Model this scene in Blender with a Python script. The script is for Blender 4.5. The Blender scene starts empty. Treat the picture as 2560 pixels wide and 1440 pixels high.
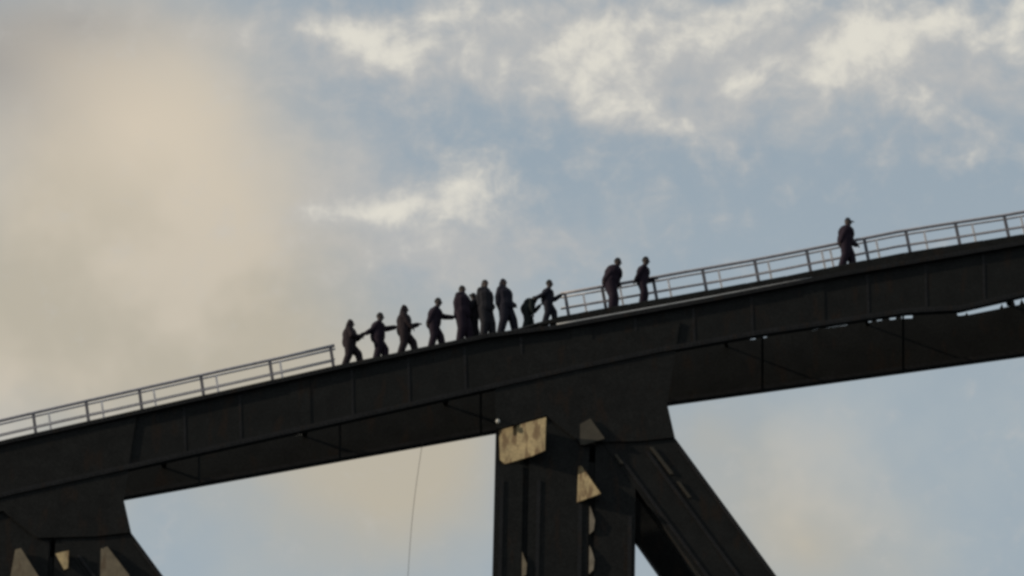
import bpy, bmesh, math, random
import numpy as np
from mathutils import Vector, Matrix

scene = bpy.context.scene
COL = scene.collection
R = math.radians
random.seed(7)

# ------------------------------------------------------------------ camera
CAM = Vector((0.0, -173.2, 6.0))            # on the quay, far below the arch
AIM = Vector((0.0, 0.0, 106.0))             # centre of view on the top chord
FOCAL, SENSOR = 219.5, 36.0
ROLL = R(1.3)
TH = SENSOR / (2 * FOCAL)
F_ = (AIM - CAM).normalized()
R0 = F_.cross(Vector((0, 0, 1))).normalized()
U0 = R0.cross(F_)
R_ = R0 * math.cos(ROLL) + U0 * math.sin(ROLL)
U_ = U0 * math.cos(ROLL) - R0 * math.sin(ROLL)
cd = bpy.data.cameras.new('camera')
cd.lens, cd.sensor_width = FOCAL, SENSOR
cd.clip_start, cd.clip_end = 1.0, 20000.0
cam = bpy.data.objects.new('camera', cd)
COL.objects.link(cam)
m3 = Matrix((R_, U_, -F_)).transposed()
cam.matrix_world = Matrix.Translation(CAM) @ m3.to_4x4()
scene.camera = cam

# ------------------------------------------------------------------ view
scene.view_settings.view_transform = 'Standard'
scene.view_settings.look = 'None'
scene.view_settings.exposure = 0.0
scene.view_settings.gamma = 1.0
scene.view_settings.use_curve_mapping = False
scene.cycles.max_bounces = 4
scene.cycles.filter_width = 3.1             # soft little lens of the phone

# ------------------------------------------------------------------ sun
SUN_DIR = Vector((-0.92, -0.17, 0.34)).normalized()      # towards the sun
sl = bpy.data.lights.new('sun', 'SUN')
sl.energy, sl.angle, sl.color = 3.0, R(0.6), (1.0, 0.88, 0.70)
sun = bpy.data.objects.new('sun', sl)
COL.objects.link(sun)
sun.rotation_euler = SUN_DIR.to_track_quat('Z', 'Y').to_euler()
sun.location = (-60, -40, 160)

# ------------------------------------------------------------------ sky
world = bpy.data.worlds.new('World')
scene.world = world
world.use_nodes = True
wt = world.node_tree
wt.nodes.clear()
WN, WL = wt.nodes, wt.links


def _sock(n, i, v):
    if hasattr(v, 'is_output'):
        WL.new(v, n.inputs[i])
    elif v is not None:
        n.inputs[i].default_value = v


def wm(op, a, b=None, c=None, clamp=False):
    n = WN.new('ShaderNodeMath')
    n.operation, n.use_clamp = op, clamp
    _sock(n, 0, a); _sock(n, 1, b); _sock(n, 2, c)
    return n.outputs[0]


def wdot(v, k):
    n = WN.new('ShaderNodeVectorMath')
    n.operation = 'DOT_PRODUCT'
    WL.new(v, n.inputs[0])
    n.inputs[1].default_value = k
    return n.outputs['Value']


def wcomb(x, y, z=0.0):
    n = WN.new('ShaderNodeCombineXYZ')
    _sock(n, 0, x); _sock(n, 1, y); _sock(n, 2, z)
    return n.outputs[0]


def wnoise(v, scale, detail=6, rough=0.55, dist=0.0):
    n = WN.new('ShaderNodeTexNoise')
    WL.new(v, n.inputs['Vector'])
    n.inputs['Scale'].default_value = scale
    n.inputs['Detail'].default_value = detail
    n.inputs['Roughness'].default_value = rough
    n.inputs['Distortion'].default_value = dist
    return n.outputs['Fac']


def wmix(f, a, b):
    n = WN.new('ShaderNodeMix')
    n.data_type, n.clamp_factor = 'RGBA', True
    _sock(n, 0, f); _sock(n, 6, a); _sock(n, 7, b)
    return n.outputs[2]


def wsmooth(v, lo, hi):
    n = WN.new('ShaderNodeMapRange')
    n.interpolation_type = 'SMOOTHSTEP'
    _sock(n, 0, v); _sock(n, 1, lo); _sock(n, 2, hi)
    return n.outputs[0]


BG = 0.1


def lin(r, g, b):
    def f(c):
        c /= 255.0
        return c / 12.92 if c <= 0.04045 else ((c + 0.055) / 1.055) ** 2.4
    return (f(r) / BG, f(g) / BG, f(b) / BG, 1.0)


geo = WN.new('ShaderNodeTexCoord').outputs['Generated']
SU = wm('DIVIDE', wdot(geo, R_), TH)          # fixed compass directions over the harbour
SV = wm('DIVIDE', wdot(geo, U_), TH)
sky = WN.new('ShaderNodeTexSky')
sky.sky_type, sky.sun_disc = 'NISHITA', False
sky.sun_elevation = math.asin(SUN_DIR.z)
sky.sun_rotation = math.atan2(SUN_DIR.x, SUN_DIR.y)
sky.air_density, sky.dust_density, sky.ozone_density = 1.0, 1.2, 1.2


def suv(px, py):
    return (px - 1280) / 1280, (720 - py) / 1280


SUVc = wcomb(SU, SV)
wn_ = WN.new('ShaderNodeTexNoise')
WL.new(SUVc, wn_.inputs['Vector'])
wn_.inputs['Scale'].default_value, wn_.inputs['Detail'].default_value = 4.5, 4
wv_ = WN.new('ShaderNodeVectorMath')
wv_.operation = 'MULTIPLY_ADD'
WL.new(wn_.outputs['Color'], wv_.inputs[0])
wv_.inputs[1].default_value = (0.10, 0.09, 0.0)
wv_.inputs[2].default_value = (-0.05, -0.045, 0.0)
wa_ = WN.new('ShaderNodeVectorMath')
wa_.operation = 'ADD'
WL.new(SUVc, wa_.inputs[0]); WL.new(wv_.outputs[0], wa_.inputs[1])
WUV = wa_.outputs[0]


def blob(px, py, rx, ry, ang=0.0, amp=1.0, raw=False):
    """soft cloud bank round a direction; ang in degrees, positive falls to the right"""
    u0, v0 = suv(px, py)
    mp = WN.new('ShaderNodeMapping')
    mp.vector_type = 'TEXTURE'
    WL.new(SUVc if raw else WUV, mp.inputs['Vector'])
    mp.inputs['Location'].default_value = (u0, v0, 0)
    mp.inputs['Rotation'].default_value = (0, 0, R(-ang))
    mp.inputs['Scale'].default_value = (rx * (2.3 if raw else 2.9) / 1280, ry * (2.3 if raw else 2.9) / 1280, 1)
    g = WN.new('ShaderNodeTexGradient')
    g.gradient_type = 'QUADRATIC_SPHERE'
    WL.new(mp.outputs[0], g.inputs[0])
    return g.outputs['Fac'], amp


def total(bl):
    s = None
    for v_, a_ in bl:
        s = wm('MULTIPLY', v_, a_) if s is None else wm('MULTIPLY_ADD', v_, a_, s)
    return s


def sep(v):
    n = WN.new('ShaderNodeSeparateXYZ')
    WL.new(v, n.inputs[0])
    return n.outputs[0], n.outputs[1]


WU, WV = sep(WUV)
soft_n = wnoise(wcomb(SU, SV, 9.1), 2.6, 4, 0.55)
n_big = wnoise(wcomb(WU, wm('MULTIPLY', WV, 1.15)), 8.0, 4, 0.5, 0.0)
n_fine = wnoise(wcomb(wm('ADD', WU, 4.0), wm('MULTIPLY', WV, 1.1)), 17.0, 5, 0.58, 0.0)
nn = wm('ADD', wm('MULTIPLY', n_big, 0.45), wm('MULTIPLY', n_fine, 0.55))
# thin high veil that greys the blue everywhere, denser low down
blue = wmix(0.82, sky.outputs[0], lin(157, 172, 183))
veil_low = wsmooth(SV, 0.6, -0.3)
veil = wm('ADD', wm('MULTIPLY', veil_low, 0.42), wm('MULTIPLY', wsmooth(soft_n, 0.40, 0.72), 0.30), clamp=True)
c = wmix(veil, blue, lin(171, 181, 186))
# grey banks
grey = total([blob(1450, 120, 420, 120, 8, 1.0), blob(2080, 130, 460, 130, 5, 1.0), blob(850, 440, 260, 190, 20, 0.8),
              blob(1000, 610, 300, 70, 5, 0.7), blob(950, 150, 260, 60, 5, 0.6), blob(2440, 200, 200, 160, 0, 0.4),
              blob(450, 50, 420, 90, 0, 0.45), blob(1650, 300, 220, 70, 10, 0.6), blob(1430, 600, 330, 90, -10, 0.5)])
greyf = wsmooth(wm('MULTIPLY_ADD', wm('SUBTRACT', nn, 0.5), 1.9, grey), 0.0, 1.15)
c = wmix(wm('MULTIPLY', greyf, 0.85), c, lin(181, 182, 182))
# warm soft bank of low cloud on the left and patches of it below the chord
cream = total([blob(310, 420, 350, 310, 28, 1.25, True), blob(100, 800, 640, 330, 0, 1.0, True),
               blob(640, 880, 420, 240, -20, 0.55, True), blob(1010, 1180, 340, 230, -20, 1.25, True), blob(2010, 1360, 360, 230, 30, 0.6, True),
               blob(1760, 1080, 190, 170, 0, 0.4, True), blob(150, 150, 330, 120, 10, 0.3, True)])
creamf = wsmooth(wm('MULTIPLY_ADD', wm('SUBTRACT', soft_n, 0.5), 0.8, cream), 0.02, 0.95)
cream_col = wmix(wsmooth(wm('MULTIPLY_ADD', SV, 0.45, soft_n), 0.36, 0.60), lin(186, 178, 161), lin(202, 192, 175))
c = wmix(wm('MULTIPLY', creamf, 0.95), c, cream_col)
c = wmix(total([blob(340, 310, 330, 250, 20, 1.0, True)]), c, lin(213, 201, 182))
c = wmix(total([blob(-20, 170, 260, 170, 0, 0.7, True), blob(200, 60, 260, 70, 0, 0.35, True)]), c, lin(155, 151, 147))
# bright puffs
puffs = total([
    blob(1085, 55, 105, 44, -8, 1.15), blob(930, 118, 100, 46, 10, 1.05), blob(860, 75, 80, 28, 0, 0.5), blob(765, 75, 100, 24, 0, 0.45),
    blob(1470, 72, 105, 58, -28, 1.2), blob(1300, 40, 55, 25, 0, 0.5), blob(1190, 150, 130, 48, 15, 0.5),
    blob(1410, 218, 80, 58, 20, 0.75), blob(1600, 255, 120, 56, 38, 0.65), blob(1730, 328, 130, 34, 15, 0.6),
    blob(1690, 95, 140, 56, -22, 0.75), blob(1850, 22, 160, 36, 5, 0.7), blob(2000, 25, 110, 44, 10, 0.5),
    blob(1880, 185, 66, 36, -20, 0.65), blob(2145, 130, 130, 48, -12, 1.15), blob(2265, 68, 150, 54, -25, 0.7), blob(2060, 205, 140, 36, -8, 0.55),
    blob(2330, 258, 110, 40, 32, 0.75), blob(2190, 262, 120, 34, 5, 0.45), blob(2535, 15, 100, 46, 10, 0.95), blob(2540, 105, 90, 46, 0, 0.75), blob(2400, 50, 120, 60, 0, 0.4),
    blob(1225, 430, 80, 40, 10, 0.85), blob(1150, 485, 66, 56, -40, 0.9), blob(985, 522, 190, 28, -3, 1.2), blob(1120, 552, 110, 26, 5, 0.65),
    blob(1330, 360, 100, 20, 0, 0.4), blob(1480, 430, 90, 30, -10, 0.4), blob(2525, 392, 100, 40, -10, 0.65),
    blob(2440, 1340, 200, 30, -5, 0.35), blob(2550, 960, 80, 46, 35, 0.4)])
dens_in = wm('ADD', wm('MULTIPLY_ADD', wm('SUBTRACT', nn, 0.49), 2.4, wm('MULTIPLY', puffs, 0.80)), wm('MULTIPLY', grey, 0.27))
dens = wsmooth(dens_in, 0.06, 1.2)
# more of the same broken cloud over the rest of the sky, outside this window of directions
far = wsmooth(wm('ADD', wm('MULTIPLY', SU, SU), wm('MULTIPLY', SV, SV)), 1.6, 4.0)
mott = wm('MULTIPLY', wm('SUBTRACT', wnoise(SUVc, 70.0, 3, 0.7), 0.5), 0.16)
dens = wm('ADD', wm('ADD', dens, mott, clamp=True), wm('MULTIPLY', far, wm('MULTIPLY', wsmooth(soft_n, 0.46, 0.66), 0.8)), clamp=True)
puff_col = wmix(wsmooth(wm('MULTIPLY_ADD', wm('SUBTRACT', nn, 0.5), 1.3, dens_in), 0.40, 1.5), lin(191, 190, 187), lin(226, 222, 210))
c = wmix(wm('MULTIPLY', dens, 0.9), c, puff_col)
bgn = WN.new('ShaderNodeBackground')
WL.new(c, bgn.inputs['Color'])
bgn.inputs['Strength'].default_value = BG
wo = WN.new('ShaderNodeOutputWorld')
WL.new(bgn.outputs[0], wo.inputs['Surface'])


# ------------------------------------------------------------------ helpers
def at(px, py, y):
    """photo pixel -> point of the upright plane at depth y"""
    nx = (px - 1280) / 1280 * TH
    ny = (720 - py) / 1280 * TH
    d = F_ + R_ * nx + U_ * ny
    t = (y - CAM.y) / d.y
    return CAM + d * t


def material(name, col, rough=0.6, var=0.3, scale=3.0, metal=0.0, spots=None, bump=0.15, spec=0.3, grain=0.0):
    m = bpy.data.materials.new(name)
    m.use_nodes = True
    nt = m.node_tree
    b = nt.nodes['Principled BSDF']
    tc = nt.nodes.new('ShaderNodeTexCoord')
    n = nt.nodes.new('ShaderNodeTexNoise')
    n.inputs['Scale'].default_value = scale
    n.inputs['Detail'].default_value = 8
    n.inputs['Roughness'].default_value = 0.65
    nt.links.new(tc.outputs['Object'], n.inputs['Vector'])
    r = nt.nodes.new('ShaderNodeValToRGB')
    r.color_ramp.elements[0].position = 0.3
    r.color_ramp.elements[1].position = 0.72
    r.color_ramp.elements[0].color = (*[x * (1 - var) for x in col], 1)
    r.color_ramp.elements[1].color = (*[x * (1 + var) for x in col], 1)
    nt.links.new(n.outputs['Fac'], r.inputs[0])
    out = r.outputs[0]
    if spots:
        n2 = nt.nodes.new('ShaderNodeTexNoise')
        n2.inputs['Scale'].default_value = spots[1]
        n2.inputs['Detail'].default_value = 6
        mpn = nt.nodes.new('ShaderNodeMapping')
        mpn.inputs['Scale'].default_value = (1.0, 1.0, 0.3)
        nt.links.new(tc.outputs['Object'], mpn.inputs['Vector'])
        nt.links.new(mpn.outputs[0], n2.inputs['Vector'])
        r2 = nt.nodes.new('ShaderNodeValToRGB')
        r2.color_ramp.elements[0].position = spots[2]
        r2.color_ramp.elements[1].position = spots[2] + 0.1
        nt.links.new(n2.outputs['Fac'], r2.inputs[0])
        mx = nt.nodes.new('ShaderNodeMix')
        mx.data_type = 'RGBA'
        nt.links.new(r2.outputs[0], mx.inputs[0])
        nt.links.new(out, mx.inputs[6])
        mx.inputs[7].default_value = (*spots[0], 1)
        out = mx.outputs[2]
    if grain:
        n3 = nt.nodes.new('ShaderNodeTexNoise')
        n3.inputs['Scale'].default_value = 14.0
        n3.inputs['Detail'].default_value = 5
        n3.inputs['Roughness'].default_value = 0.75
        nt.links.new(tc.outputs['Object'], n3.inputs['Vector'])
        mr = nt.nodes.new('ShaderNodeMapRange')
        mr.inputs[1].default_value, mr.inputs[2].default_value = 0.3, 0.7
        mr.inputs[3].default_value, mr.inputs[4].default_value = 1 - grain, 1 + grain
        nt.links.new(n3.outputs['Fac'], mr.inputs[0])
        vm = nt.nodes.new('ShaderNodeVectorMath')
        vm.operation = 'SCALE'
        nt.links.new(out, vm.inputs[0]); nt.links.new(mr.outputs[0], vm.inputs['Scale'])
        out = vm.outputs[0]
    nt.links.new(out, b.inputs['Base Color'])
    b.inputs['Roughness'].default_value = rough
    b.inputs['Metallic'].default_value = metal
    b.inputs['Specular IOR Level'].default_value = spec
    if bump:
        bp = nt.nodes.new('ShaderNodeBump')
        bp.inputs['Strength'].default_value = bump
        bp.inputs['Distance'].default_value = 0.02
        nt.links.new(n.outputs['Fac'], bp.inputs['Height'])
        nt.links.new(bp.outputs[0], b.inputs['Normal'])
    return m


RUST = (0.017, 0.012, 0.009)
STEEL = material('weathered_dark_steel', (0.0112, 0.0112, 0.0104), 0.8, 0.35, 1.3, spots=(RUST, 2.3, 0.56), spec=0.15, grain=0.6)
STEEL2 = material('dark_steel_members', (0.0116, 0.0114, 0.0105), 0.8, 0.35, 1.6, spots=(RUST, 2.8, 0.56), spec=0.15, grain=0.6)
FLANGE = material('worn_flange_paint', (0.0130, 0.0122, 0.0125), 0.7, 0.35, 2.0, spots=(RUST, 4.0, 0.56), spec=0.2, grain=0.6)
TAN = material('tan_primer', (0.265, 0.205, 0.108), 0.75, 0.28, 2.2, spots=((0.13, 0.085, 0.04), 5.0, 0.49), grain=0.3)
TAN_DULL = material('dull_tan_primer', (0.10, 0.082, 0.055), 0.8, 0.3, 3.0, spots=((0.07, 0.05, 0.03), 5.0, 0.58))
TAN_DARK = material('tan_painted_light_shade', (0.042, 0.036, 0.026), 0.8, 0.3, 3.0)  # tan toned for one shaded plate and for lit streaks on the diagonal
TAN_GREY = material('tan_slit_light', (0.115, 0.10, 0.078), 0.8, 0.3, 4.0)  # greyish tan imitating the light seen in the post slits
RAIL = material('grey_rail_paint', (0.46, 0.43, 0.45), 0.5, 0.2, 6.0)
RAIL_B = material('light_grey_rail_paint', (0.58, 0.56, 0.57), 0.5, 0.2, 6.0)
CABLE = material('brown_rope', (0.14, 0.10, 0.075), 0.9, 0.2, 20)
PALE = material('pale_enamel', (0.55, 0.53, 0.48), 0.5, 0.1, 8)
EDGE_LIGHT = material('painted_edge_light', (0.42, 0.42, 0.42), 0.45, 0.25, 3.0)  # pale tone imitating the lit edge line below the kerb
RAIL_POST = material('dark_post_paint', (0.13, 0.12, 0.13), 0.6, 0.25, 5.0)
WALK = material('walkway_grating', (0.03, 0.03, 0.03), 0.7, 0.3, 8)


def link(name, me, mat, parent=None):
    o = bpy.data.objects.new(name, me)
    if mat is not None:
        me.materials.clear()
        for mm in (mat if isinstance(mat, (list, tuple)) else [mat]):
            me.materials.append(mm)
    COL.objects.link(o)
    if parent is not None:
        o.parent = parent
        o.matrix_parent_inverse = Matrix.Identity(4)
    return o


def mesh(name, verts, faces):
    me = bpy.data.meshes.new(name)
    me.from_pydata([tuple(v) for v in verts], [], faces)
    me.update()
    return me


def thing(name, label, cat, group=None):
    o = bpy.data.objects.new(name, None)
    o.empty_display_size = 0.2
    COL.objects.link(o)
    o['label'], o['category'] = label, cat
    if group:
        o['group'] = group
    return o


def prism(pts, y0, y1):
    """pts: (x, z) outline, y0/y1 numbers -> verts, faces (outward normals)"""
    n = len(pts)
    area = sum(pts[i][0] * pts[(i + 1) % n][1] - pts[(i + 1) % n][0] * pts[i][1] for i in range(n))
    if area < 0:
        pts = pts[::-1]
    v = [(p[0], y0, p[1]) for p in pts] + [(p[0], y1, p[1]) for p in pts]
    f = [tuple(range(n)), tuple(range(2 * n - 1, n - 1, -1))]
    for i in range(n):
        j = (i + 1) % n
        f.append((i, i + n, j + n, j))
    return v, f


def px_prism(name, pix, yref, y0, y1, mat, parent, bevel=0.0):
    pts = [(p.x, p.z) for p in (at(a, b, yref) for a, b in pix)]
    v, f = prism(pts, y0, y1)
    o = link(name, mesh(name, v, f), mat, parent)
    if bevel:
        b = o.modifiers.new('bevel', 'BEVEL')
        b.width, b.segments = bevel, 2
    return o


def bar(a, b, w, t, side=None):
    """flat bar from a to b, width w, thickness t along 'side' normal"""
    a, b = Vector(a), Vector(b)
    d = (b - a).normalized()
    n = Vector(side) if side is not None else Vector((0, 1, 0))
    n = (n - d * n.dot(d)).normalized()
    s = d.cross(n)
    v = []
    for p in (a, b):
        for i, j in ((-1, -1), (1, -1), (1, 1), (-1, 1)):
            v.append(p + s * (i * w / 2) + n * (j * t / 2))
    f = [(3, 2, 1, 0), (4, 5, 6, 7)] + [(i, (i + 1) % 4, (i + 1) % 4 + 4, i + 4) for i in range(4)]
    return v, f


def tube_mesh(name, pts, r, seg=8):
    v, f = [], []
    pts = [Vector(p) for p in pts]
    for i, p in enumerate(pts):
        d = (pts[min(i + 1, len(pts) - 1)] - pts[max(i - 1, 0)]).normalized()
        s = d.cross(Vector((0, 1, 0.01))).normalized()
        t = d.cross(s)
        for k in range(seg):
            a = 2 * math.pi * k / seg
            v.append(p + s * (r * math.cos(a)) + t * (r * math.sin(a)))
    for i in range(len(pts) - 1):
        for k in range(seg):
            f.append((i * seg + k, i * seg + (k + 1) % seg, (i + 1) * seg + (k + 1) % seg, (i + 1) * seg + k))
    f.append(tuple(range(seg))[::-1])
    f.append(tuple(range((len(pts) - 1) * seg, len(pts) * seg)))
    me = mesh(name, v, f)
    for p in me.polygons:
        p.use_smooth = len(p.vertices) == 4
    return me


def lerp_line(tab):
    def f(x):
        if x <= tab[0][0]:
            (x0, y0), (x1, y1) = tab[0], tab[1]
        elif x >= tab[-1][0]:
            (x0, y0), (x1, y1) = tab[-2], tab[-1]
        else:
            for i in range(len(tab) - 1):
                if tab[i][0] <= x <= tab[i + 1][0]:
                    (x0, y0), (x1, y1) = tab[i], tab[i + 1]
                    break
        return y0 + (y1 - y0) * (x - x0) / (x1 - x0)
    return f


# outlines of the chord as the photograph shows them (pixels of the 2560 wide picture)
TOP = lerp_line([(-700, 1275), (40, 1097), (844, 917), (1222, 837), (1400, 815), (1760, 750), (2100, 684), (2560, 605), (3200, 493)])  # near web, top edge
DECK = lerp_line([(-700, 1275), (40, 1097), (844, 917), (1222, 837), (1310, 820), (1400, 791), (1514, 771), (1760, 728), (1960, 692), (2240, 636), (2560, 586), (3200, 474)])  # edge of the walkway
NBOT = lerp_line([(-700, 1420), (40, 1238), (735, 1085), (1440, 928), (1640, 886), (1895, 841), (2100, 811), (2265, 786), (2400, 779), (2560, 742), (3200, 625)])  # near web, bottom edge
YF = 3.75
FGAP = [(-700, -10), (600, -10), (688, -4), (692, 3), (720, 3), (724, -3), (736, -3), (740, 4), (764, 4), (768, -4), (774, 3), (786, 3), (790, -6), (1000, -10),
        (1630, -6), (1634, 4), (1656, 4), (1660, -6), (1872, -6), (1876, 5), (1888, 6), (1892, -4), (1900, -4), (1904, 6), (1916, 6), (1920, -6),
        (2026, -5), (2030, 4), (2044, 4), (2048, 1), (2060, 1), (2064, 4), (2118, 4.5), (2122, -5), (2162, -5), (2166, 6), (2178, 6), (2182, -4), (2188, -4), (2192, 6),
        (2204, 6), (2208, -5), (2220, -5), (2224, 8), (2238, 9), (2242, -4), (2250, -4), (2254, 11), (2280, 12), (2284, -8), (2388, -8), (2394, 11), (2412, 13),
        (2416, 6), (2420, 15), (2498, 18), (2504, 5), (2508, 18), (2522, 18), (2526, 3), (2534, 3), (2538, 20), (2548, 20), (2553, 4), (2560, 20), (2700, 22), (3200, 22)]
FGAP = [(x, g * 0.8 + 4.5 if g > 0 else g) for x, g in FGAP]
FTOP = lerp_line([(x, NBOT(x) + g) for x, g in [(p, lerp_line(FGAP)(p)) for p in sorted({q[0] for q in FGAP} | {40, 735, 1440, 1640, 1895, 2100, 2265, 2400})]])
FBOT = lerp_line([(-700, 1460), (40, 1307), (320, 1250), (1240, 1085), (1450, 1052), (1680, 1014), (2560, 893), (3200, 812)])

# ------------------------------------------------------------------ water far below
v = [(-9000, -9000, 0), (9000, -9000, 0), (9000, 9000, 0), (-9000, 9000, 0)]
water = link('water', mesh('water', v, [(0, 1, 2, 3)]),
             material('harbour_water', (0.02, 0.035, 0.04), 0.25, 0.3, 0.05, bump=0.4))
water['kind'] = 'structure'

# ------------------------------------------------------------------ the bridge
bridge = thing('arch_bridge', 'dark riveted steel arch truss with sloping top chord under the climbers', 'bridge')


def strip(name, fa, fb, xs, yref, y0, y1, mat, parent):
    pix = [(x, fa(x)) for x in xs] + [(x, fb(x)) for x in reversed(xs)]
    return px_prism(name, pix, yref, y0, y1, mat, parent)


PANELS = [(-700, 40), (40, 735), (735, 1440), (1440, 2020), (2020, 2600), (2600, 3200)]
near_webs = []
for (a, b) in PANELS:
    xs = sorted({a, b} | {x for x in (844, 1222, 1400, 1640, 1760, 1895, 2100, 2265, 2400, 2560) if a < x < b})
    xs = [a + 0.02] + xs[1:-1] + [b - 0.02]
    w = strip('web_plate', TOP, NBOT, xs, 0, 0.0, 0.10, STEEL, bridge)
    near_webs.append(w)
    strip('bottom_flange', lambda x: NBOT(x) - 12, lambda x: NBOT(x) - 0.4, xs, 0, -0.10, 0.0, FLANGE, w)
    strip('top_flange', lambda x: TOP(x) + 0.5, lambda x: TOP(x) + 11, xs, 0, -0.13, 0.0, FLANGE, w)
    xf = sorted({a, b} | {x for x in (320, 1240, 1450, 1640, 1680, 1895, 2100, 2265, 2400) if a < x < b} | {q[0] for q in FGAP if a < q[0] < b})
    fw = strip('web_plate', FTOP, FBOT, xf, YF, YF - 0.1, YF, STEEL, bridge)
    strip('bottom_flange', lambda x: FBOT(x) - 9, lambda x: FBOT(x) + 0.5, xf, YF, YF - 0.28, YF - 0.1, FLANGE, fw)
    # splice cover at the panel end and ribs across the web
    x = a + 14
    px_prism('splice_plate', [(x - 26, TOP(x - 26) + 14), (x + 26, TOP(x + 26) + 14), (x + 28, NBOT(x + 28) - 15), (x - 24, NBOT(x - 24) - 15)],
             0, -0.018, 0.0, STEEL, w)
    k = int((b - a) / 118)
    for i in range(1, k):
        x = a + (b - a) * i / k
        px_prism('stiffener', [(x, TOP(x) + 13), (x + 6, TOP(x + 6) + 13), (x + 9, NBOT(x + 9) - 14), (x + 3, NBOT(x + 3) - 14)],
                 0, -0.014, 0.0, FLANGE, w)

# lacing across the open top and the open underside of the chord
i = 0
for x in np.arange(-690, 3190, 88):
    x2 = x + 44
    a = at(x, TOP(x) + 8, 0.1); b = at(x2, NBOT(x2) + 14, YF - 0.05)
    c2 = at(x + 88, TOP(x + 88) + 8, 0.1)
    for p, q in ((a, b), (b, c2)) if i % 4 == 0 else ():
        if 1580 < x < 3000 and random.random() < 0.25 and q is c2:
            continue
        link('lacing_bar', mesh('lacing_bar', *bar(p, q, 0.11, 0.02, (0, 0, 1))), STEEL2, bridge)
    if i % 4 == 1:
        link('batten', mesh('batten', *bar(at(x2, NBOT(x2) - 3, 0.05), at(x2, FBOT(x2) - 5, YF - 0.1), 0.07, 0.05, (0, 0, 1))), STEEL, bridge)
    i += 1

# rows of rivet heads along the flanges and ribs
rv, rf = [], []


def rivet(p, r=0.022):
    n0 = len(rv)
    for k in range(6):
        a = k * math.pi / 3
        rv.append((p.x + r * math.cos(a), p.y, p.z + r * math.sin(a)))
    for k in range(6):
        a = k * math.pi / 3
        rv.append((p.x + r * .55 * math.cos(a), p.y - r * .7, p.z + r * .55 * math.sin(a)))
    for k in range(6):
        rf.append((n0 + k, n0 + (k + 1) % 6, n0 + 6 + (k + 1) % 6, n0 + 6 + k))
    rf.append(tuple(range(n0 + 6, n0 + 12)))


for x in np.arange(-600, 3100, 11):
    p = at(x, TOP(x) + 5.5, 0); p.y = -0.13; rivet(p)
    p = at(x, NBOT(x) - 6, 0); p.y = -0.10; rivet(p)
    p = at(x, TOP(x) + 19, 0); p.y = 0.0; rivet(p)
rivets = link('rivets', mesh('rivets', rv, rf), STEEL, bridge)
rivets['kind'] = 'stuff'

# kerb beam that stands on small feet along the top edge of the right hand run
xs = [1335, 1400, 1514, 1760, 1960, 2240, 2560, 3150]
kb_bot = lerp_line([(1335, 814), (1400, 806), (1553, 779), (1760, 742), (2100, 681), (2560, 602), (3200, 490)])
kerb = px_prism('kerb_beam', [(x, DECK(x) + .5) for x in xs] + [(x, kb_bot(x)) for x in reversed(xs)], 0, -0.02, 0.06, STEEL2, bridge)
for x in range(1345, 2100, 95):
    px_prism('kerb_foot', [(x, kb_bot(x) + .2), (x + 9, kb_bot(x + 9) + .2), (x + 9, TOP(x + 9) + 1), (x, TOP(x) + 1)], 0, -0.01, 0.05, STEEL2, kerb)
link('kerb_lit_line', tube_mesh('kerb_lit_line', [at(x, (kb_bot(x) * .45 + TOP(x) * .55), -0.06) for x in np.linspace(1392, 2030, 14)], 0.042), EDGE_LIGHT, bridge)['label'] = 'pale tube added as the lit edge line under the kerb'  # tube added to draw the bright lit line in the kerb gap

# walkway deck on top of the near web
def walk_z(xw):
    """height of the deck at world x"""
    global _WZ
    return float(np.interp(xw, _WZ[0], _WZ[1]))


_xs = np.linspace(-700, 3200, 80)
_w = [at(x, DECK(x), 0) for x in _xs]
_WZ = (np.array([p.x for p in _w]), np.array([p.z for p in _w]) + 0.03)
for i in range(0, 39):
    xa, xb = _xs[2 * i], _xs[2 * i + 2]
    pa, pb = at(xa, DECK(xa), 0), at(xb, DECK(xb), 0)
    v = []
    for (p, dx) in ((pa, 0.012), (pb, -0.012)):
        for yy, dz in ((0.02, -0.03), (1.45, -0.03), (1.45, 0.03), (0.02, 0.03)):
            v.append((p.x + dx, yy, p.z + dz))
    f = [(0, 1, 2, 3), (7, 6, 5, 4)] + [(i2 + 4, (i2 + 1) % 4 + 4, (i2 + 1) % 4, i2) for i2 in range(4)]
    link('walkway_panel', mesh('walkway_panel', v, f), WALK, bridge)

# ---- joints: gusset, laced post, diagonal
Y0, Y1 = 0.02, 0.50
YB0, YB1 = YF - 0.42, YF - 0.02


def wpost(name, pxa, pxb, py_top, dx, dy, y0, y1, mat, parent, down=13.0):
    """upright plate box standing vertical in the world between two pixel columns (read at row 1300+dy)"""
    xa, xb = at(pxa + dx, 1300 + dy, y0).x, at(pxb + dx, 1300 + dy, y0).x
    zt = at((pxa + pxb) / 2 + dx, py_top + dy, y0).z
    v, f = prism([(xa, zt), (xb, zt), (xb, zt - down), (xa, zt - down)], y0, y1)
    return link(name, mesh(name, v, f), mat, parent)


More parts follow.
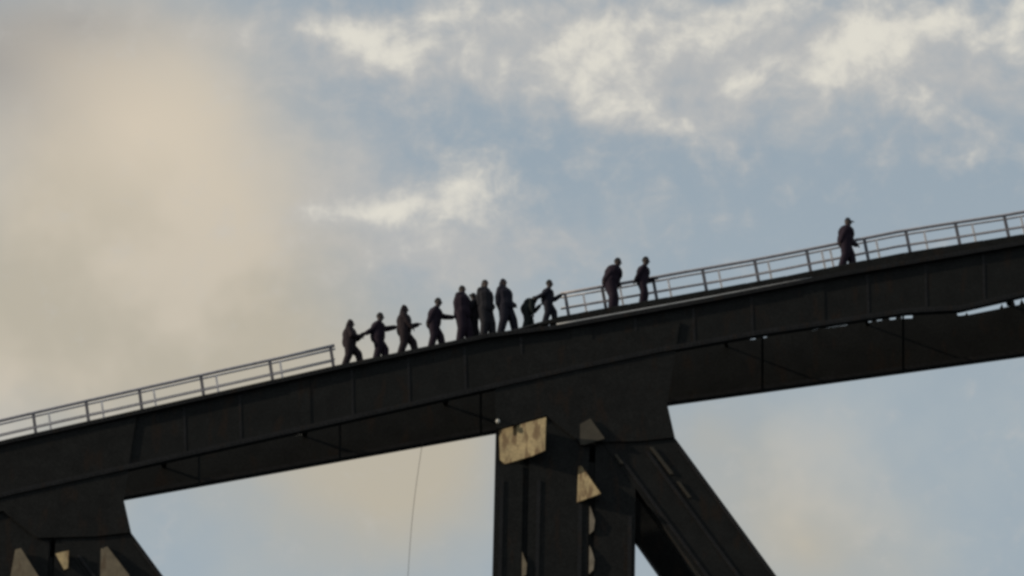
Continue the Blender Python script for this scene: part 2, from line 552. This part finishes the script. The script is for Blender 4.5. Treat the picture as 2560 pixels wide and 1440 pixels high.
def joint(dx, dy, full=True):
    P = lambda pts: [(a + dx, b + dy) for a, b in pts]
    g = px_prism('gusset_plate', P([(1236, 900), (1700, 806), (1668, 1011), (1687, 1094), (1600, 1104),
                                    (1452, 1108), (1366, 1040), (1250, 1073), (1240, 1068)]), -0.02, -0.055, -0.003, STEEL2, bridge)
    for t in range(9):
        q = at(1300 + dx + t * 42, 985 + dy - t * 7, -0.055)
    px_prism('gusset_plate', P([(1236, 1000), (1690, 930), (1667, 1014), (1684, 1088), (1640, 1180), (1560, 1235), (1440, 1235), (1250, 1190), (1240, 1090)]),
             YB1 + 0.02, YB1 + 0.003, YB1 + 0.05, STEEL2, bridge)
    # ---- post, near side: two outer strips and a middle plate
    p = wpost('post', 1320, 1471, 1020, dx, dy, Y0, Y1, STEEL2, bridge)
    wpost('post_flange', 1235, 1305, 1162, dx, dy, Y0, Y1, STEEL2, p)
    wpost('post_edge', 1236, 1247, 1060, dx, dy, Y1 - 0.06, Y1 - 0.01, STEEL2, p, 1.6)
    wpost('post_flange', 1486, 1588, 1090, dx, dy, Y0, Y1, STEEL2, p)
    for xx in (1252, 1345, 1450, 1575):
        wpost('post_angle', xx - 5, xx + 5, 1200 if xx < 1500 else 1290, dx, dy, Y0 - 0.03, Y0, FLANGE, p)
    fp = wpost('post', 1321, 1470, 1090, dx, dy, YB0, YB1, STEEL2, bridge)
    wpost('post_flange', 1234, 1304, 1060, dx, dy, YB0, YB1, STEEL2, fp)
    wpost('post_flange', 1488, 1589, 1070, dx, dy, YB0, YB1, STEEL2, fp)
    # lacing plates left and right of the middle plate, slanted lower edges over narrow slits
    for (xa, xb, y_first, drop, hole) in ((1300, 1337, 1379, 40, 66), (1467, 1491, 1264, 34, 71)):
        yy = Y0 + 0.1
        top_ = 1155
        for k in range(11):
            ya = y_first + 99 * k
            px_prism('lacing_bar', P([(xa, top_), (xb, top_), (xb, ya + drop), (xa, ya - 4)]), yy, yy, yy + 0.03, STEEL2, p)
            top_ = ya + hole
        px_prism('lacing_bar', P([(xa, top_), (xb, top_), (xb, top_ + 30), (xa, top_ + 30)]), yy, yy, yy + 0.03, STEEL2, p)
        px_prism('back_plate', P([(xa, 1160), (xb, 1160), (xb, 2250), (xa, 2250)]), yy + 0.2, yy + 0.2, yy + 0.23, STEEL2, p)
    # ties between the near and the far half of the post
    for k in range(5):
        for (xa, xb) in ((1240, 1295), (1520, 1585)):
            y = 1330 + k * 210
            px_prism('batten', P([(xa, y), (xb, y), (xb, y + 24), (xa, y + 24)]), 0.5, Y1, YB0, STEEL2, p)
    # ---- diagonal
    dr = 0.735
    n = px_prism('diagonal', P([(1510, 1060), (1662, 1060), (1687, 1094), (1687 + 800 * dr, 1894), (1497 + 800 * dr, 1894), (1497 - 34 * dr, 1060)]),
                 Y0 - 0.02, Y0 - 0.02, Y1 + 0.05, STEEL2, bridge)
    for off, y_a in ((-12, 1120), (-100, 1130), (-178, 1150)):
        q = 1687 + (y_a - 1094) * dr + off
        px_prism('diagonal_angle', P([(q, y_a), (q + 9, y_a), (q + 9 + 780 * dr, y_a + 780), (q + 780 * dr, y_a + 780)]),
                 Y0 - 0.04, Y0 - 0.055, Y0 - 0.02, FLANGE, n)
    x0 = 1590 + 3
    px_prism('diagonal', P([(x0 - 150 * .705, 1352 - 150), (x0 + 40, 1352 - 150), (x0 + 190 + 560 * .705, 1912), (x0 + 560 * .705, 1912)]),
             YB0, YB0 + 0.03, YB1 - 0.03, STEEL2, bridge)
    return g, p, n


g1, post1, diag1 = joint(0, 0)
g0, post0, diag0 = joint(-1359, 238)


# tan plates set skew in the joints, facing the low sun on the left
def skew_plate(name, pix, y_left, mat, parent, label, slope=0.58, t=0.03):
    """vertical plate whose right end comes forward; pix are corners, depth found from x"""
    x_min = min(p[0] for p in pix)
    pts = []
    x0 = at(x_min, pix[0][1], y_left).x
    for a, b in pix:
        yy = y_left
        for _ in range(6):
            q = at(a, b, yy)
            yy = y_left - slope * (q.x - x0)
        pts.append(at(a, b, yy))
    n = (pts[1] - pts[0]).cross(pts[2] - pts[0]).normalized()
    if n.y > 0:
        n = -n
        pts.reverse()
    k = len(pts)
    vv = pts + [p - n * t for p in pts]
    ff = [tuple(range(k)), tuple(range(2 * k - 1, k - 1, -1))] + [(i, i + k, (i + 1) % k + k, (i + 1) % k) for i in range(k)]
    o = link(name, mesh(name, vv, ff), mat, parent)
    bm = bmesh.new(); bm.from_mesh(o.data); bmesh.ops.recalc_face_normals(bm, faces=bm.faces); bm.to_mesh(o.data); bm.free()
    if label:
        o['label'] = label
    return o


skew_plate('tan_plate', [(1247, 1076), (1365, 1043), (1362, 1126), (1330, 1140), (1262, 1160), (1250, 1150)], 0.36, TAN, post1,
           'rust spotted tan plate at the head of the right post')
skew_plate('tan_plate', [(1446, 1166), (1453, 1164), (1502, 1234), (1442, 1256)], 0.0, TAN, post1,
           'tan triangular plate between the right post and its diagonal')
skew_plate('tan_plate', [(1450, 1060), (1476, 1046), (1512, 1096), (1462, 1112), (1450, 1112)], -0.06, TAN_DARK, post1, None, 0.2)  # shadow on this plate is put into its darker colour
skew_plate('tan_plate', [(38, 1374), (52, 1370), (96, 1440), (100, 1470), (20, 1478)], 0.0, TAN_DULL, post0, None, 0.3)
skew_plate('tan_plate', [(138, 1384), (172, 1376), (170, 1420), (160, 1424)], 0.0, TAN, post0,
           'small tan wedge plate in the left joint', 0.4)
skew_plate('tan_plate', [(252, 1372), (268, 1366), (322, 1436), (330, 1462), (250, 1480)], 0.0, TAN_DULL, post0, None, 0.3)


for k in range(3):  # wedges added in tan to imitate light showing in the slits
    y = 1264 + 99 * k
    skew_plate('tan_plate', [(1474 - k, y), (1480, y + 14), (1487 - k, y + 36), (1484 - k, y + 62), (1473 - k, y + 72)], 0.0, TAN_GREY, post1, None, 0.45)
    if k:
        skew_plate('tan_plate', [(1306 - k, y + 16), (1318 - k, y + 46), (1316 - k, y + 74), (1305 - k, y + 80)], 0.0, TAN_DULL, post1, None, 0.4)
for (xa, ya, xb, yb, w, mt_) in ((1624, 1118, 1676, 1186, 9, TAN_DARK), (1692, 1204, 1722, 1244, 7, TAN_DARK), (1536, 1136, 1552, 1160, 7, TAN_DARK)):
    px_prism('light_streak', [(xa, ya), (xa + w, ya), (xb + w, yb), (xb, yb)], -0.03, -0.055, -0.001, mt_, diag1)  # lit streaks along the diagonal, drawn as lighter coloured strips

# ---- small pale lamp at the head of the post
def lathe(name, prof, c, mat, parent, seg=14):
    v, f = [], []
    for (r, z) in prof:
        for k in range(seg):
            a = 2 * math.pi * k / seg
            v.append((c.x + r * math.cos(a), c.y + r * math.sin(a), c.z + z))
    for i in range(len(prof) - 1):
        for k in range(seg):
            f.append((i * seg + k, i * seg + (k + 1) % seg, (i + 1) * seg + (k + 1) % seg, (i + 1) * seg + k))
    f.append(tuple(range(seg))[::-1]); f.append(tuple(range((len(prof) - 1) * seg, len(prof) * seg)))
    o = link(name, mesh(name, v, f), mat, parent)
    for p in o.data.polygons:
        p.use_smooth = True
    return o


lamp = thing('bulkhead_lamp', 'tiny pale unlit lamp fixed above the tan plate at the post head', 'lamp')
lc = at(1245, 1052, -0.18)
lathe('globe', [(0.005, -0.09), (0.045, -0.075), (0.065, -0.03), (0.06, 0.02), (0.03, 0.05)], lc, PALE, lamp)
lathe('cap', [(0.04, 0.045), (0.06, 0.06), (0.05, 0.10), (0.02, 0.12)], lc, STEEL, lamp)
link('bracket', mesh('bracket', *bar(lc + Vector((0, 0.14, 0.1)), lc + Vector((0, -0.01, 0.1)), 0.03, 0.03, (0, 0, 1))), STEEL, lamp)

# ---- thin rope hanging below the chord
rp = [at(1056 - 36 * t - 5 * math.sin(t * math.pi), 1108 + 332 * t, 1.8) for t in np.linspace(0, 1.9, 24)]
rope = link('hanging_rope', tube_mesh('hanging_rope', rp, 0.0075, 6), CABLE)
rope['label'], rope['category'] = 'thin brown rope hanging from the chord left of the right post', 'rope'


# ------------------------------------------------------------------ railings
def railing(x0, x1, dtop, dlow, y, posts, r_top, r_low, wpostm, mat, label, ends=True):
    t = thing('walkway_railing', label, 'railing', 'railings along the walkway')
    xs = sorted({x0, x1} | {x for x in (40, 1514, 1760, 1960, 2240, 2560) if x0 < x < x1} | set(np.linspace(x0, x1, 12)))
    wob = lambda x: 0.9 * math.sin(x * 0.021) + 0.6 * math.sin(x * 0.053 + 1)
    top = [at(x, DECK(x) - dtop + wob(x) * .5, y) for x in xs]
    low = [at(x, DECK(x) - dlow + wob(x + 40) * .5, y) for x in xs]
    link('top_rail', tube_mesh('top_rail', top, r_top), mat, t)
    link('lower_rail', tube_mesh('lower_rail', low, r_low), mat, t)
    for px in posts:
        a = at(px, DECK(px) - dtop, y)
        d = Vector((0.17, 0, -1)).normalized()
        zb = walk_z(a.x + 0.18)
        ln = (a.z - zb) / -d.z
        p = link('post', mesh('post', *bar(a - d * 0.02, a + d * ln, wpostm, 0.05, (0, 1, 0))), RAIL_POST if mat is RAIL else mat, t)
        b = a + d * (ln - 0.01)
        link('base_plate', mesh('base_plate', *bar(b - Vector((.09, 0, .02)), b + Vector((.09, 0, .02)), 0.12, 0.02, (0, 0, 1))), mat, p)
    return t


railing(-640, 836, 55, 17, 0.75, [-570, -440, -310, -180, -47, 83, 215, 348, 502, 674, 826], 0.054, 0.030, 0.10, RAIL,
        'grey front railing on the lower left slope below the climbers')
railing(-640, 838, 46, 21, 1.32, [-510, -380, -250, -130, -10, 122, 254, 384, 540, 700], 0.036, 0.018, 0.065, RAIL_B,
        'paler rear railing behind the front one on the lower left slope')
railing(1402, 3140, 56, 18, 0.75, [1412, 1505, 1632, 1756, 1886, 2016, 2160, 2264, 2388, 2510, 2634, 2760, 2886, 3010, 3120], 0.054, 0.030, 0.10, RAIL,
        'grey front railing on the upper right slope beside the lone climber')
railing(1402, 3140, 46, 21, 1.32, [1458, 1550, 1670, 1796, 1920, 2054, 2075, 2190, 2310, 2430, 2552, 2680, 2800, 2930, 3060], 0.036, 0.018, 0.065, RAIL_B,
        'paler rear railing behind the front one on the upper right slope')

# ------------------------------------------------------------------ people
SKIN = material('skin', (0.05, 0.033, 0.028), 0.55, 0.1, 9, bump=0)
HAIR = material('dark_hair', (0.012, 0.010, 0.010), 0.6, 0.3, 30, bump=0.3)
CAPM = material('dark_cap', (0.022, 0.022, 0.028), 0.8, 0.2, 20)
SHOE = material('black_shoe', (0.012, 0.012, 0.012), 0.6, 0.2, 15)
SUITS = {}


def suit(c):
    if c not in SUITS:
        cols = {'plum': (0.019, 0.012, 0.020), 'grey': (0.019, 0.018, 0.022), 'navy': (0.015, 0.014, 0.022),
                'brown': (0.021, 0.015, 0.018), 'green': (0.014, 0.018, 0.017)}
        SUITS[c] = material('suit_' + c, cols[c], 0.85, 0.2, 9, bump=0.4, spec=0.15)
    return SUITS[c]


def ellip_ring(c, ax, r1, r2, d1, d2, seg):
    return [c + d1 * (r1 * math.cos(2 * math.pi * k / seg)) + d2 * (r2 * math.sin(2 * math.pi * k / seg)) for k in range(seg)]


class Flesh:
    """closed tapered pieces, later fused into one continuous skin"""
    def __init__(self):
        self.v, self.f, self.caps = [], [], []

    def limb(self, a, b, ra, rb, tag, wide=None, flat=1.0, seg=12):
        """capsule from a to b; 'wide' a direction in which it is broader by 1/flat"""
        a, b = Vector(a), Vector(b)
        d = b - a
        L = max(d.length, 1e-4)
        d = d / L
        if wide is None:
            w = d.cross(Vector((0.3, 0.9, 0.2))).normalized()
        else:
            w = Vector(wide); w = (w - d * w.dot(d)).normalized()
        s = d.cross(w)
        rings = []
        for t in (0.999, 0.8, 0.45):
            k = math.sqrt(1 - t * t)
            rings.append((a - d * (ra * t * .9), ra * k))
        for t in (0, .33, .67, 1):
            rings.append((a + d * (L * t), ra + (rb - ra) * t))
        for t in (0.45, 0.8, 0.999):
            k = math.sqrt(1 - t * t)
            rings.append((b + d * (rb * t * .9), rb * k))
        n0 = len(self.v)
        for c, r in rings:
            self.v += ellip_ring(c, d, r, r * flat, w, s, seg)
        for i in range(len(rings) - 1):
            for k in range(seg):
                self.f.append((n0 + i * seg + k, n0 + i * seg + (k + 1) % seg, n0 + (i + 1) * seg + (k + 1) % seg, n0 + (i + 1) * seg + k))
        self.f.append(tuple(range(n0 + seg - 1, n0 - 1, -1)))
        e = n0 + (len(rings) - 1) * seg
        self.f.append(tuple(range(e, e + seg)))
        self.caps.append((np.array(a), np.array(b), ra, rb, tag))

    def build(self, name, mats, parent, voxel=0.0105):
        me = mesh(name, self.v, self.f)
        o = bpy.data.objects.new(name, me)
        COL.objects.link(o)
        md = o.modifiers.new('fuse', 'REMESH')
        md.mode, md.voxel_size, md.use_smooth_shade = 'VOXEL', voxel, True
        sm = o.modifiers.new('smooth', 'SMOOTH')
        sm.factor, sm.iterations = 0.5, 3
        dg = bpy.context.evaluated_depsgraph_get()
        new = bpy.data.meshes.new_from_object(o.evaluated_get(dg))
        bpy.data.objects.remove(o)
        bpy.data.meshes.remove(me)
        n = len(new.polygons)
        co = np.zeros(len(new.vertices) * 3); new.vertices.foreach_get('co', co); co = co.reshape(-1, 3)
        cen = np.zeros(n * 3); new.polygons.foreach_get('center', cen); cen = cen.reshape(-1, 3)
        best = np.full(n, 1e9); idx = np.zeros(n, dtype=np.int32)
        for a, b, ra, rb, tag in self.caps:
            ab = b - a
            t = np.clip(((cen - a) @ ab) / max(ab @ ab, 1e-9), 0, 1)
            dd = np.linalg.norm(cen - (a + t[:, None] * ab), axis=1) - (ra + (rb - ra) * t)
            w = dd < best
            best[w] = dd[w]; idx[w] = tag
        ob = link(name, new, mats, parent)
        new.polygons.foreach_set('material_index', idx)
        new.polygons.foreach_set('use_smooth', np.ones(n, dtype=bool))
        new.update()
        return ob


def ik(a, b, l1, l2, bend):
    """middle joint between a and b"""
    a, b = Vector(a), Vector(b)
    d = b - a
    L = d.length
    if L >= l1 + l2 - 1e-4:
        return a + d * (l1 / (l1 + l2))
    L = max(L, abs(l1 - l2) + 1e-3)
    x = (l1 * l1 - l2 * l2 + L * L) / (2 * L)
    h = math.sqrt(max(l1 * l1 - x * x, 0))
    d.normalize()
    n = Vector(bend); n = (n - d * n.dot(d)).normalized()
    return a + d * x + n * h


SUIT_T, SKIN_T, SHOE_T = 0, 1, 2


def hand(fl, wrist, dirv, palm_side, k, grip=0.5):
    """palm, four unequal bent fingers and a thumb"""
    d = Vector(dirv).normalized()
    pn = Vector(palm_side); pn = (pn - d * pn.dot(d)).normalized()
    s = d.cross(pn)
    pc = wrist + d * (0.085 * k)
    fl.limb(wrist + d * .01, pc, 0.026 * k, 0.036 * k, SKIN_T, s, 0.55)
    for i, (off, ln) in enumerate(((-0.030, 0.070), (-0.010, 0.080), (0.011, 0.075), (0.031, 0.058))):
        b0 = pc + s * (off * k) + d * (0.008 * k)
        b1 = b0 + (d * math.cos(grip * .6) + pn * math.sin(grip * .6)) * (ln * .5 * k)
        b2 = b1 + (d * math.cos(grip * 1.7) + pn * math.sin(grip * 1.7)) * (ln * .5 * k)
        fl.limb(b0, b1, 0.0098 * k, 0.0092 * k, SKIN_T, seg=8)
        fl.limb(b1, b2, 0.0092 * k, 0.0082 * k, SKIN_T, seg=8)
    t0 = wrist + d * (0.035 * k) - s * (0.03 * k)
    t1 = t0 + (d * .7 - s * .6 + pn * .3).normalized() * (0.045 * k)
    t2 = t1 + (d * .9 - s * .1 + pn * .4).normalized() * (0.032 * k)
    fl.limb(t0, t1, 0.0125 * k, 0.011 * k, SKIN_T, seg=8)
    fl.limb(t1, t2, 0.011 * k, 0.009 * k, SKIN_T, seg=8)


def person(label, head, pelvis, feet, hands, face=0.0, y=0.36, k=1.0, col='plum', hair='short', neck=None,
           bulk=1.0, look=None, tilt=0.0, elbow=None, hump=0.0, splay=0.09):
    """pixel places of head centre, pelvis, feet (far, near) and hands (far, near); face = heading in degrees, 0 up the slope"""
    t = thing('person', label, 'person', 'climbers on the arch')
    fwd = Vector((math.cos(R(face)), math.sin(R(face)), 0))
    lat = Vector((-math.sin(R(face)), math.cos(R(face)), 0))     # to the left of the walker
    lookv = fwd if look is None else Vector((math.cos(R(look)), math.sin(R(look)), 0))
    H = at(head[0], head[1] - 1.5, y)
    Pv = at(*pelvis, y)
    spine = (H - Pv)
    up = spine.normalized()
    Nk = at(*neck, y) if neck else H - up * (0.20 * k) - lookv * (0.02 * k)
    bodyup = (Nk - Pv).normalized()
    fl = Flesh()
    tb, lb = bulk * 1.46, bulk * 1.46
    # torso
    fl.limb(Pv + bodyup * .02 * k, Pv + bodyup * .17 * k, .152 * k * tb, .148 * k * tb, SUIT_T, lat, .98)
    ch = Pv + (Nk - Pv) * .66
    fl.limb(Pv + bodyup * .14 * k, ch, .146 * k * tb, .165 * k * tb, SUIT_T, lat, .92)
    fl.limb(ch, Nk - bodyup * .10 * k, .165 * k * tb, .120 * k * tb, SUIT_T, lat, .88)
    sh = [Nk - bodyup * .085 * k + lat * (.165 * k * s) for s in (1, -1)]
    fl.limb(sh[0], sh[1], .080 * k * bulk, .080 * k * bulk, SUIT_T, None, 1.0)
    fl.limb(Nk - bodyup * .09 * k, Nk + bodyup * .01 * k, .105 * k, .084 * k, SUIT_T)
    if hump:
        q = ch - fwd * (.11 * k) + bodyup * (.05 * k)
        fl.limb(q - bodyup * .16 * k, q + bodyup * .10 * k, .12 * k * hump, .10 * k * hump, SUIT_T, lat, .8)
    # neck and head
    kh = k * 1.2
    hu = (H - Nk).normalized()
    hup = (hu + Vector((0, 0, 1))).normalized()
    hf = (lookv - hup * lookv.dot(hup)).normalized()
    hf = (hf - Vector((0, 0, 1)) * math.sin(R(tilt))).normalized()
    hup = (hup - hf * hup.dot(hf)).normalized()
    hl = hup.cross(hf)
    fl.limb(Nk, H - hup * .06 * kh, 0.072 * kh, .060 * kh, SKIN_T)
    fl.limb(H - hup * .02 * kh - hf * .012 * kh, H + hup * .032 * kh - hf * .008 * kh, .083 * kh, .084 * kh, SKIN_T, hf, .88)
    fl.limb(H + hf * .022 * kh, H - hup * .075 * kh + hf * .045 * kh, .066 * kh, .040 * kh, SKIN_T, hl, .9)
    fl.limb(H + hf * .088 * kh + hup * .012 * kh, H + hf * .105 * kh - hup * .022 * kh, .010 * kh, .015 * kh, SKIN_T, seg=8)   # nose
    fl.limb(H + hf * .078 * kh - hup * .056 * kh - hl * .018 * kh, H + hf * .078 * kh - hup * .056 * kh + hl * .018 * kh, .011 * kh, .011 * kh, SKIN_T, seg=8)  # mouth
    for s in (1, -1):
        fl.limb(H + hl * (.074 * kh * s) + hup * .018 * kh, H + hl * (.076 * kh * s) - hup * .022 * kh, .015 * kh, .012 * kh, SKIN_T, seg=8)  # ears
        fl.limb(H + hf * .074 * kh + hl * (.045 * kh * s) + hup * .026 * kh, H + hf * .080 * kh + hl * (.016 * kh * s) + hup * .026 * kh, .011 * kh, .011 * kh, SKIN_T, seg=8)  # brow
    # arms (0 = left of the walker, 1 = right)
    for i, s in ((0, 1), (1, -1)):
        if hands[i] is None:
            W = sh[i] + Vector((0, 0, -.50 * k)) + fwd * (.10 * k) + lat * (.06 * k * s)
        else:
            hx = hands[i]
            yy = hx[2] if len(hx) > 2 else y + (lat.y * .19 * s) * k
            W = at(hx[0], hx[1], yy)
        l1, l2 = .285 * k, .255 * k
        dd = W - sh[i]
        if dd.length > l1 + l2:
            W = sh[i] + dd.normalized() * (l1 + l2 - 0.005)
        bend = Vector((0, 0, -1)) - fwd * .6 + lat * (.5 * s)
        if elbow and elbow[i]:
            bend = Vector(elbow[i])
        E = ik(sh[i], W, l1, l2, bend)
        fl.limb(sh[i], E, .070 * k * lb, .058 * k * lb, SUIT_T)
        fl.limb(E, W, .058 * k * lb, .047 * k * lb, SUIT_T)
        dv = (W - E).normalized()
        hand(fl, W, dv, Vector((0, 0, -1)) - lat * s * .4 if abs(dv.z) < .8 else -lat * s, k)
    # legs
    l1, l2 = .44 * k, .43 * k
    for i, s in ((0, 1), (1, -1)):
        fx, fy = feet[i]
        yy = y + lat.y * splay * s * k
        xw = at(fx, fy, yy).x
        A = Vector((xw, yy, walk_z(xw) + 0.085 * k))
        hp = Pv + lat * (.085 * k * s) - bodyup * .02 * k
        D = (A - hp).length
        q = max(1.0, (D + .01) / (l1 + l2))
        Kn = ik(hp, A, l1 * q, l2 * q, fwd + Vector((0, 0, .25)))
        fl.limb(hp, Kn, .105 * k * lb, .080 * k * lb, SUIT_T)
        fl.limb(Kn, A + Vector((0, 0, .01)), .080 * k * lb, .066 * k * lb, SUIT_T)
        sl_ = math.atan(0.24) * fwd.x
        ff = Vector((fwd.x, fwd.y, math.tan(sl_))).normalized()
        fl.limb(A - ff * .045 * k - Vector((0, 0, .038 * k)), A + ff * .155 * k - Vector((0, 0, .046 * k)), .046 * k, .036 * k, SHOE_T, lat, 1.0)
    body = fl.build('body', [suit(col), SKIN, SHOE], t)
    # hair or cap
    hm = Flesh()
    if hair == 'cap':
        hm.limb(H + hup * .035 * kh - hf * .01 * kh, H + hup * .07 * kh - hf * .01 * kh, .093 * kh, .078 * kh, 0, hf, .9)
        hm.limb(H + hup * .045 * kh + hf * .07 * kh, H + hup * .035 * kh + hf * .145 * kh, .05 * kh, .035 * kh, 0, hl, .22)
        hm.build('cap', [CAPM], t)
    else:
        hm.limb(H + hup * .015 * kh - hf * .03 * kh, H + hup * .052 * kh - hf * .012 * kh, .088 * kh, .088 * kh, 0, hf, .95)
        if hair == 'long':
            hm.limb(H - hf * .05 * kh, Nk - fwd * .07 * kh - bodyup * .05 * kh, .082 * kh, .075 * kh, 0, hl, .75)
        if hair == 'hood':
            hm.limb(H + hup * .03 * kh - hf * .02 * kh, H + hup * .085 * kh - hf * .03 * kh, .098 * kh, .07 * kh, 0, hf, .95)
            hm.limb(H - hf * .045 * kh, Nk - fwd * .04 * kh - bodyup * .07 * kh, .092 * kh, .13 * kh, 0, hl, .85)
            hm.build('hood', [suit(col)], t)
        elif hair == 'bun':
            hm.limb(H - hf * .09 * kh + hup * .03 * kh, H - hf * .12 * kh + hup * .03 * kh, .04 * kh, .035 * kh, 0)
            hm.build('hair', [HAIR], t)
        else:
            hm.build('hair', [HAIR], t)
    return t


person('lowest climber in brown suit with one arm reaching to the person ahead',
       (877, 812), (873, 859), [(903, 897), (861, 912)], [(908, 836), (899, 842)], 0, col='brown', hair='hood', k=.98, bulk=1.1, y=.34)
person('second climber from the left end, both arms spread forward and back',
       (951, 794), (944, 844), [(963, 892), (939, 896)], [(993, 818), (910, 838)], 5, col='plum', hair='short', bulk=1.12, y=.40, neck=(946, 809),
       elbow=[(0, 0, -1), (0, 0, -1)])
person('third climber from the left end, tall hood and one short arm held forward',
       (1012, 776), (1010, 829), [(1040, 880), (1000, 882)], [(1043, 812), (1030, 818)], 0, col='brown', hair='hood', bulk=1.12, y=.36)
person('fourth climber from the left end, leaning with a long arm onto the next person',
       (1096, 757), (1083, 811), [(1108, 858), (1077, 864)], [(1138, 795), (1062, 824)], 0, col='plum', hair='short', bulk=1.12, y=.34, neck=(1091, 773))
person('bulky round-headed climber at the left of the tight cluster',
       (1156, 726), (1156, 788), [(1174, 840), (1149, 846)], [(1176, 792), (1141, 790)], -35, col='plum', hair='short', bulk=1.3, y=.36)
person('small climber half hidden between two taller ones in the tight cluster',
       (1184, 744), (1184, 794), [(1192, 838), (1180, 840)], [(1200, 790), (1172, 792)], 20, col='grey', hair='bun', k=.9, bulk=1.0, y=.72)
person('tall climber just right of the small half hidden one in the cluster',
       (1213, 712), (1213, 776), [(1232, 832), (1209, 836)], [(1232, 768), (1197, 776)], -50, col='grey', hair='long', bulk=1.22, y=.34, k=1.03)
person('tall climber with elbow out and legs apart at the right of the tight cluster',
       (1259, 710), (1264, 768), [(1289, 812), (1251, 824)], [(1286, 764), (1242, 774)], -40, col='navy', hair='hood', bulk=1.2, y=.36, k=1.03,
       elbow=[None, (-1, -.2, -.1)], splay=.12)
person('short stooping climber in green with rounded back behind an upright one',
       (1336, 751), (1315, 774), [(1330, 824), (1310, 828)], [(1348, 766), (1332, 786)], 8, col='green', hair='short', k=.88, bulk=1.05, y=.46, neck=(1328, 753), hump=1.0, tilt=35)
person('upright climber touching the start of the right railing with one hand',
       (1374, 711), (1368, 753), [(1388, 798), (1361, 806)], [(1401, 739), (1342, 744)], 5, col='navy', hair='short', k=.92, bulk=1.05, y=.40, neck=(1370, 727))
person('heavily built humped climber, left one of the spaced pair on the upper slope',
       (1545, 657), (1526, 707), [(1536, 776), (1530, 780)], [(1546, 712), (1500, 716)], 5, col='plum', hair='short', bulk=1.36, y=.34, neck=(1538, 672), hump=1.5,
       splay=.1)
person('slim climber with a hand on the railing, right one of the spaced pair',
       (1615, 654), (1605, 702), [(1610, 764), (1604, 766)], [(1634, 698), (1584, 708)], 0, col='plum', hair='short', bulk=1.02, y=.38, neck=(1610, 669))
person('lone climber in dark cap highest up the slope',
       (2120, 557), (2113, 605), [(2133, 650), (2104, 662)], [(2140, 612), (2097, 616)], 5, col='plum', hair='cap', bulk=1.25, y=.40, neck=(2117, 572), hump=.7)
